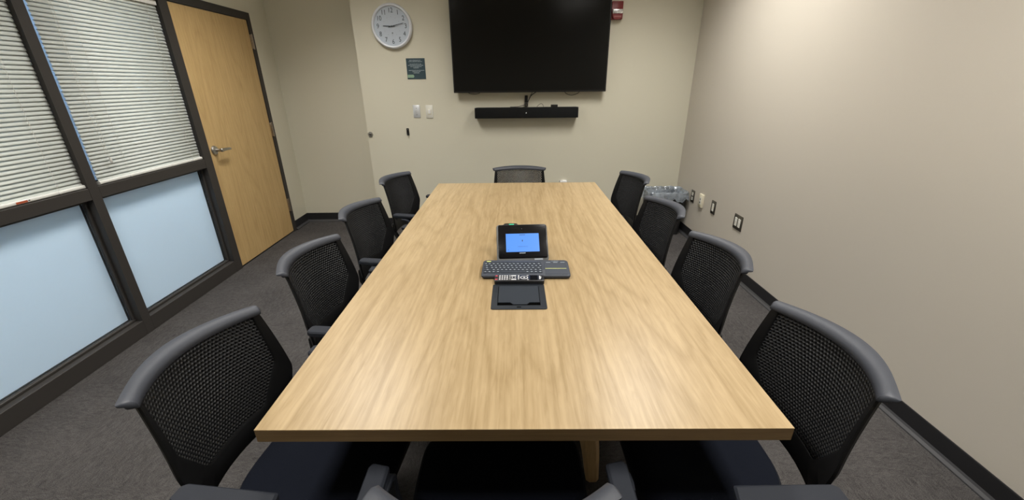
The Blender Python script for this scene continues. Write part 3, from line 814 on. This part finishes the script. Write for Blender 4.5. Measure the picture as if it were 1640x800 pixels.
# right wall (rz = +90 deg: local -y points to -x ... into the room)
RW = R(-90)
def rplate(y, z, w, h, mm, name, label, cat, d=.006): return plate(0, 0, w, h, mm, name, label, cat, d, (XR, y, z), RW)
p = rplate(3.865, .422, .072, .118, 'dsteel', 'wall_outlet', 'dark outlet plate on the right wall nearest the trash can', 'outlet')
duplex(p, 'offwhite', (-.022, .022), .014, .015)
p = rplate(3.668, .430, .078, .122, 'ivory', 'wall_outlet', 'thick ivory wall box between two dark outlet plates', 'outlet', .016)
MB().rbox(-.020, .020, -.0185, -.016, -.034, .034, .005, 3, 'y').build('cover_panel', M['offwhite'], p, True)
MB().box(-.006, .006, -.0195, -.0182, -.022, -.008).build('jack', M['plastic_d'], p)
MB().box(-.006, .006, -.0195, -.0182, .010, .020).build('jack', M['plastic_d'], p)
p = rplate(3.435, .434, .074, .118, 'dsteel', 'wall_outlet', 'dark plate with one pale data port in the middle of the right wall row', 'outlet')
MB().box(-.017, .017, -.009, -.006, -.034, .034, .002, 1).build('data_port', M['offwhite'], p)
MB().box(-.006, .006, -.0095, -.0088, -.012, .010).build('jack', M['ivory'], p)
p = rplate(3.018, .434, .120, .118, 'dsteel', 'wall_outlet', 'wide dark plate with two pale ports, nearest along the right wall', 'outlet')
for x in (-.024, .024):
    MB().box(x-.017, x+.017, -.009, -.006, -.034, .034, .002, 1).build('data_port', M['offwhite'], p)
    MB().box(x-.007, x+.007, -.0095, -.0088, .006, .018).build('jack', M['white'], p)

# ------------------------------------------------------------------ things on the table
Z0 = .7402
# power hatch let into the tabletop
ht = thing('power_hatch', 'black rectangular cable hatch set flush in the tabletop', 'power hatch', (.0235, 1.308, Z0), -.009)
MB().rbox(-.098, .098, -.093, .093, 0, .003, .008, 5, 'z', .001).build('hatch_frame', M['hatch'], ht, True)
MB().box(-.076, .076, -.068, .074, .0030, .0034).build('opening', M['black'], ht)
b = MB(); pts = [(-.074, .071), (-.074, -.052), (-.030, -.052), (-.020, -.066), (.028, -.066), (.038, -.052), (.074, -.052), (.074, .071)]
b.prism(pts, .0036, .0058, 'z', .0006); b.build('hatch_lid', M['hatchlid'], ht)
MB().rbox(-.008, .008, -.083, -.078, .0030, .0036, .002, 3).build('finger_slot', M['black'], ht)
# keyboard
kb = thing('keyboard', 'dark blue-grey wireless keyboard with touchpad on the right', 'keyboard', (.056, 1.5160, Z0), R(-1.2))
KM = Matrix.Translation((0, -.0685, .004)) @ Matrix.Rotation(R(3.2), 4, 'X') @ Matrix.Translation((0, .0685, 0))
MB().rbox(-.178, .178, -.0685, .0685, 0, .013, .014, 6, 'z', .003, KM).build('keyboard_body', M['kbody'], kb, True)
kt = .0132
rowsk = []
def keys(z, h, ws, x0=-.170, gap=.0022):
    x = x0
    for w in ws: rowsk.append((x, x+w-gap, z, z+h)); x += w
u = .0168
keys(.0375, .0085, [u]*14+[u*.9]*0)
keys(.0208, .0140, [u*.8]+[u]*12+[u*1.35])
keys(.0036, .0140, [u*1.3]+[u]*11+[u*1.0, u*.95])
keys(-.0136, .0140, [u*1.5]+[u]*11+[u*1.7])
keys(-.0308, .0140, [u*2.0]+[u]*10+[u*1.2, u*1.0])
keys(-.0480, .0140, [u, u, u, u*1.1, u*6.0, u, u, u, u*1.1])
keycache = {}
for (xa, xb, ya, yb) in rowsk:
    w = round(xb-xa, 4); h = round(yb-ya, 4)
    if (w, h) not in keycache:
        b = MB(); b.box(-w/2, w/2, -h/2, h/2, 0, .0024, .0007, 1); me = b.mesh('key', M['key'])
        c = MB(); c.box(-min(w, .012)*.28, min(w, .012)*.28, -.0008, h*.22, .0025, .0027); lm = c.mesh('key_legend', M['keymark'])
        keycache[(w, h)] = (me, lm)
    me, lm = keycache[(w, h)]
    o = link('key', me, kb); o.matrix_local = KM @ Matrix.Translation(((xa+xb)/2, (ya+yb)/2-.0, kt))
    if w < .06 and h > .01: q = link('key_legend', lm, o)
MB().rbox(.078, .168, -.058, .038, kt-.0001, kt+.0008, .004, 4, 'z', 0, KM).build('touchpad', M['kbody'], kb)
MB().box(.080, .166, -.012, -.0095, kt+.0009, kt+.0013, mtx=KM).build('touchpad_stripe', M['yellow'], kb)
b = MB()
for k in range(3): b.box(.086+k*.030, .104+k*.030, .0420, .0455, kt, kt+.001, mtx=KM)
b.build('media_buttons', M['keymark'], kb)
MB().box(-.163, -.145, .0500, .0555, kt-.0002, kt+.001, mtx=KM).build('yellow_logo_tab', M['yellow'], kb)
b = MB()
for k in range(8): b.box(.108+k*.004, .1105+k*.004, .054, .0570, kt, kt+.0004, mtx=KM)
b.build('printed_logo', M['keymark'], kb)
# remote: lies between the keyboard and the hatch
rm = thing('remote_control', 'black remote control lying along the front edge of the keyboard', 'remote', (.028, 1.4245, Z0), R(-1.0))
RM = Matrix.Diagonal((1, 1.10, 1, 1)) @ Matrix.Translation((0, 0, .0015))
MB().rbox(-.097, .097, -.0218, .0218, -.0015, .018, .006, 4, 'z', .003, RM).build('remote_body', M['remote'], rm, True)
bt = {}
def rbtn(x, y, w, h, mm='rbtn', nm='button'):
    if (w, h, mm) not in bt: bt[(w, h, mm)] = MB().box(-w/2, w/2, -h/2, h/2, 0, .0012, .0004, 1).mesh(nm, M[mm])
    o = link(nm, bt[(w, h, mm)], rm); o.matrix_local = RM @ Matrix.Translation((x, y, .0179)); return o
for y in (.013, -.014): rbtn(-.089, y, .009, .007, 'rred', 'red_button')
for i in range(4):
    for y in (.013, .0, -.013): rbtn(-.0755+i*.0095, y, .0058, .0068)
for y in (.016, .007, -.003, -.013): rbtn(-.0365, y, .007, .0022)
rbtn(-.0215, .014, .020, .0065); rbtn(-.0215, -.014, .020, .0075)
for x in (-.027, -.0155): rbtn(x, .001, .006, .0045)
for y in (.016, .008, -.001, -.012): rbtn(-.003, y, .006, .0045)
rg = MB(); n = 28
for r0, r1 in (((.0125, .0095), (.0155, .0125)),):
    a = [(r0[0]*math.cos(2*PI*k/n), r0[1]*math.sin(2*PI*k/n)) for k in range(n)]; c = [(r1[0]*math.cos(2*PI*k/n), r1[1]*math.sin(2*PI*k/n)) for k in range(n)]
    VA = [rg.bm.verts.new(RM @ Vector((.019+p[0], p[1], .0188))) for p in a]; VB = [rg.bm.verts.new(RM @ Vector((.019+p[0], p[1], .0186))) for p in c]
    for k in range(n): rg.bm.faces.new((VA[k], VB[k], VB[(k+1) % n], VA[(k+1) % n]))
rg.build('direction_ring', M['rbtn'], rm); rbtn(.019, 0, .008, .006)
for x, y in ((.033, .016), (.033, -.016)): rbtn(x, y, .007, .003)
MB().box(.042, .071, -.019, .019, .0179, .0184, mtx=RM).build('display_window', M['tabglass'], rm)
MB().box(.078, .082, -.013, .013, .0179, .0185, mtx=RM).box(.0835, .0850, -.006, .010, .0179, .0185, mtx=RM).build('printed_logo', M['white'], rm)
# tabletop conference controller
tc = thing('conference_controller', 'black tabletop touch controller with a lit blue screen', 'tablet', (.048, 1.634, Z0), R(2.2))
tilt = R(47)
TM = Matrix.Translation((0, -.016, .016)) @ Matrix.Rotation(tilt, 4, 'X')     # local: x right, y up the face, z out of face
b = MB(); b.rbox(-.113, .113, -.012, .163, -.010, -.001, .014, 6, 'z', .002, TM); b.build('casing', M['tabbody'], tc, True)
MB().rbox(-.105, .109, .002, .159, -.0012, .0040, .006, 5, 'z', .001, TM).build('front_glass', M['tabglass'], tc, True)
MB().box(-.072, .074, .030, .116, .0041, .0044, mtx=TM).build('lit_screen', M['screen'], tc)
b = MB(); b.box(-.012, .014, .1085, .1105, .0045, .0047, mtx=TM).box(-.0015, .002, .078, .086, .0045, .0047, mtx=TM).box(-.020, .024, .0545, .0553, .0045, .0047, mtx=TM).box(-.064, -.061, .038, .0405, .0045, .0047, mtx=TM); b.build('screen_marks', M['inkdark'], tc)
MB().box(-.015, .012, .0225, .0258, .0041, .0045, mtx=TM).build('printed_logo', M['keymark'], tc)
MB().lathe([(.0018, 0), (.0018, .0005)], 12, TM @ Matrix.Translation((.0, .139, .0040))).build('camera_lens', M['tabbody'], tc)
MB().box(.050, .086, -.008, -.001, .0000, .0012, mtx=TM).build('label_strip', M['keymark'], tc)
b = MB(); b.prism([(-.024, 0), (.095, 0), (.095, .006), (.084, .100), (.074, .097), (-.014, .0035)], -.085, .088, 'x', .004); b.build('stand_wedge', M['plastic_d'], tc, True)
# small hub behind it
hb = thing('conference_hub', 'small black device with a green light behind the controller', 'device', (.0, 1.895, Z0), 0)
MB().rbox(-.058, .050, -.045, .045, 0, .052, .022, 6, 'z', .008).build('hub_body', M['plastic'], hb, True)
b = MB(); b.rbox(-.042, .034, -.030, .030, .052, .076, .014, 6, 'z', .006); b.build('hub_top', M['plastic_d'], hb, True)
MB().box(-.012, .012, -.024, .010,   .0762, .0770).build('status_light', M['led'], hb)
MB().lathe([(.004, 0), (.004, .002)], 10, Matrix.Translation((.032, -.040, .052))).build('side_light', M['white'], hb)

# ------------------------------------------------------------------ trash can with liner
tr = thing('trash_can', 'black rectangular trash can with a clear bag in the right corner', 'trash can', (1.560, 4.035, 0), R(0))
def ringpts(hx, hy, rad, z, n=6, wav=0., ph=0.):
    out = []
    for cx, cy, s0 in ((hx-rad, hy-rad, 0), (-hx+rad, hy-rad, 90), (-hx+rad, -hy+rad, 180), (hx-rad, -hy+rad, 270)):
        for k in range(n+1):
            t = R(s0+90*k/n); out.append(Vector((cx+rad*math.cos(t), cy+rad*math.sin(t), z)))
    # subdivide the straight edges
    res = []
    for i, p in enumerate(out):
        q = out[(i+1) % len(out)]; res.append(p)
        L_ = (q-p).length
        m = int(L_/.02)
        for k in range(1, m+1): res.append(p.lerp(q, k/(m+1)))
    return res
def loft(rings, name, m, parent, smooth=True, capb=True):
    b = MB(); V = [[b.bm.verts.new(p) for p in r] for r in rings]; n = len(V[0])
    for i in range(len(V)-1):
        for k in range(n): b.bm.faces.new((V[i][k], V[i][(k+1) % n], V[i+1][(k+1) % n], V[i+1][k]))
    if capb: b.bm.faces.new(list(reversed(V[0])))
    return b.build(name, m, parent, smooth)
def taper(hx, hy, z, src): return [Vector((p.x*hx, p.y*hy, z)) for p in src]
src = ringpts(1, .72, .18, 0)
def tp(hx, z, w=None, amp=0., freq=0.):
    out = []
    for i, p in enumerate(src):
        k = 1+amp*(math.sin(i*freq)+.6*math.sin(i*freq*1.73+1.3))
        zz = z + (w or 0)*(math.sin(i*.21+.6)+.5*math.sin(i*.47))
        out.append(Vector((p.x*hx*k, p.y*hx*k, zz)))
    return out
loft([tp(.150, .004), tp(.152, .0), tp(.186, .425), tp(.192, .427), tp(.192, .436), tp(.182, .436), tp(.178, .42), tp(.146, .012)], 'bin_body', M['bin'], tr, True)
loft([tp(.138, .20, .0, .03, .5), tp(.150, .32, .0, .03, .45), tp(.166, .41, .003, .014, .4), tp(.182, .443, .003, .006, .3), tp(.192, .450, .003, .006, .25), tp(.200, .442, .003, .008, .28), tp(.204, .40, .008, .014, .3), tp(.210, .365, .014, .022, .3)], 'bag_liner', M['liner'], tr, True, True)

# ------------------------------------------------------------------ world, camera
w = bpy.data.worlds.new('world'); SC.world = w; w.use_nodes = True
w.node_tree.nodes['Background'].inputs[0].default_value = (.5, .55, .6, 1); w.node_tree.nodes['Background'].inputs[1].default_value = .05
cam = bpy.data.cameras.new('camera'); co = bpy.data.objects.new('camera', cam); COL.objects.link(co); SC.camera = co
F, PIT, ROL, YAW, H = 650.786, .3898, -.0104, .0006, 1.4615
cam.sensor_fit = 'HORIZONTAL'; cam.sensor_width = 36; cam.lens = F/1640*36; cam.clip_start = .02
f = Vector((math.sin(YAW)*math.cos(PIT), math.cos(YAW)*math.cos(PIT), -math.sin(PIT))); r = Vector((math.cos(YAW), -math.sin(YAW), 0)); u = r.cross(f)
r2 = math.cos(ROL)*r+math.sin(ROL)*u; u2 = -math.sin(ROL)*r+math.cos(ROL)*u
co.matrix_world = Matrix.Translation((0, 0, H)) @ Matrix((r2, u2, -f)).transposed().to_4x4()
SC.view_settings.view_transform = 'Standard'; SC.view_settings.look = 'None'; SC.view_settings.gamma = 1; SC.view_settings.exposure = 0
SC.view_settings.use_curve_mapping = False
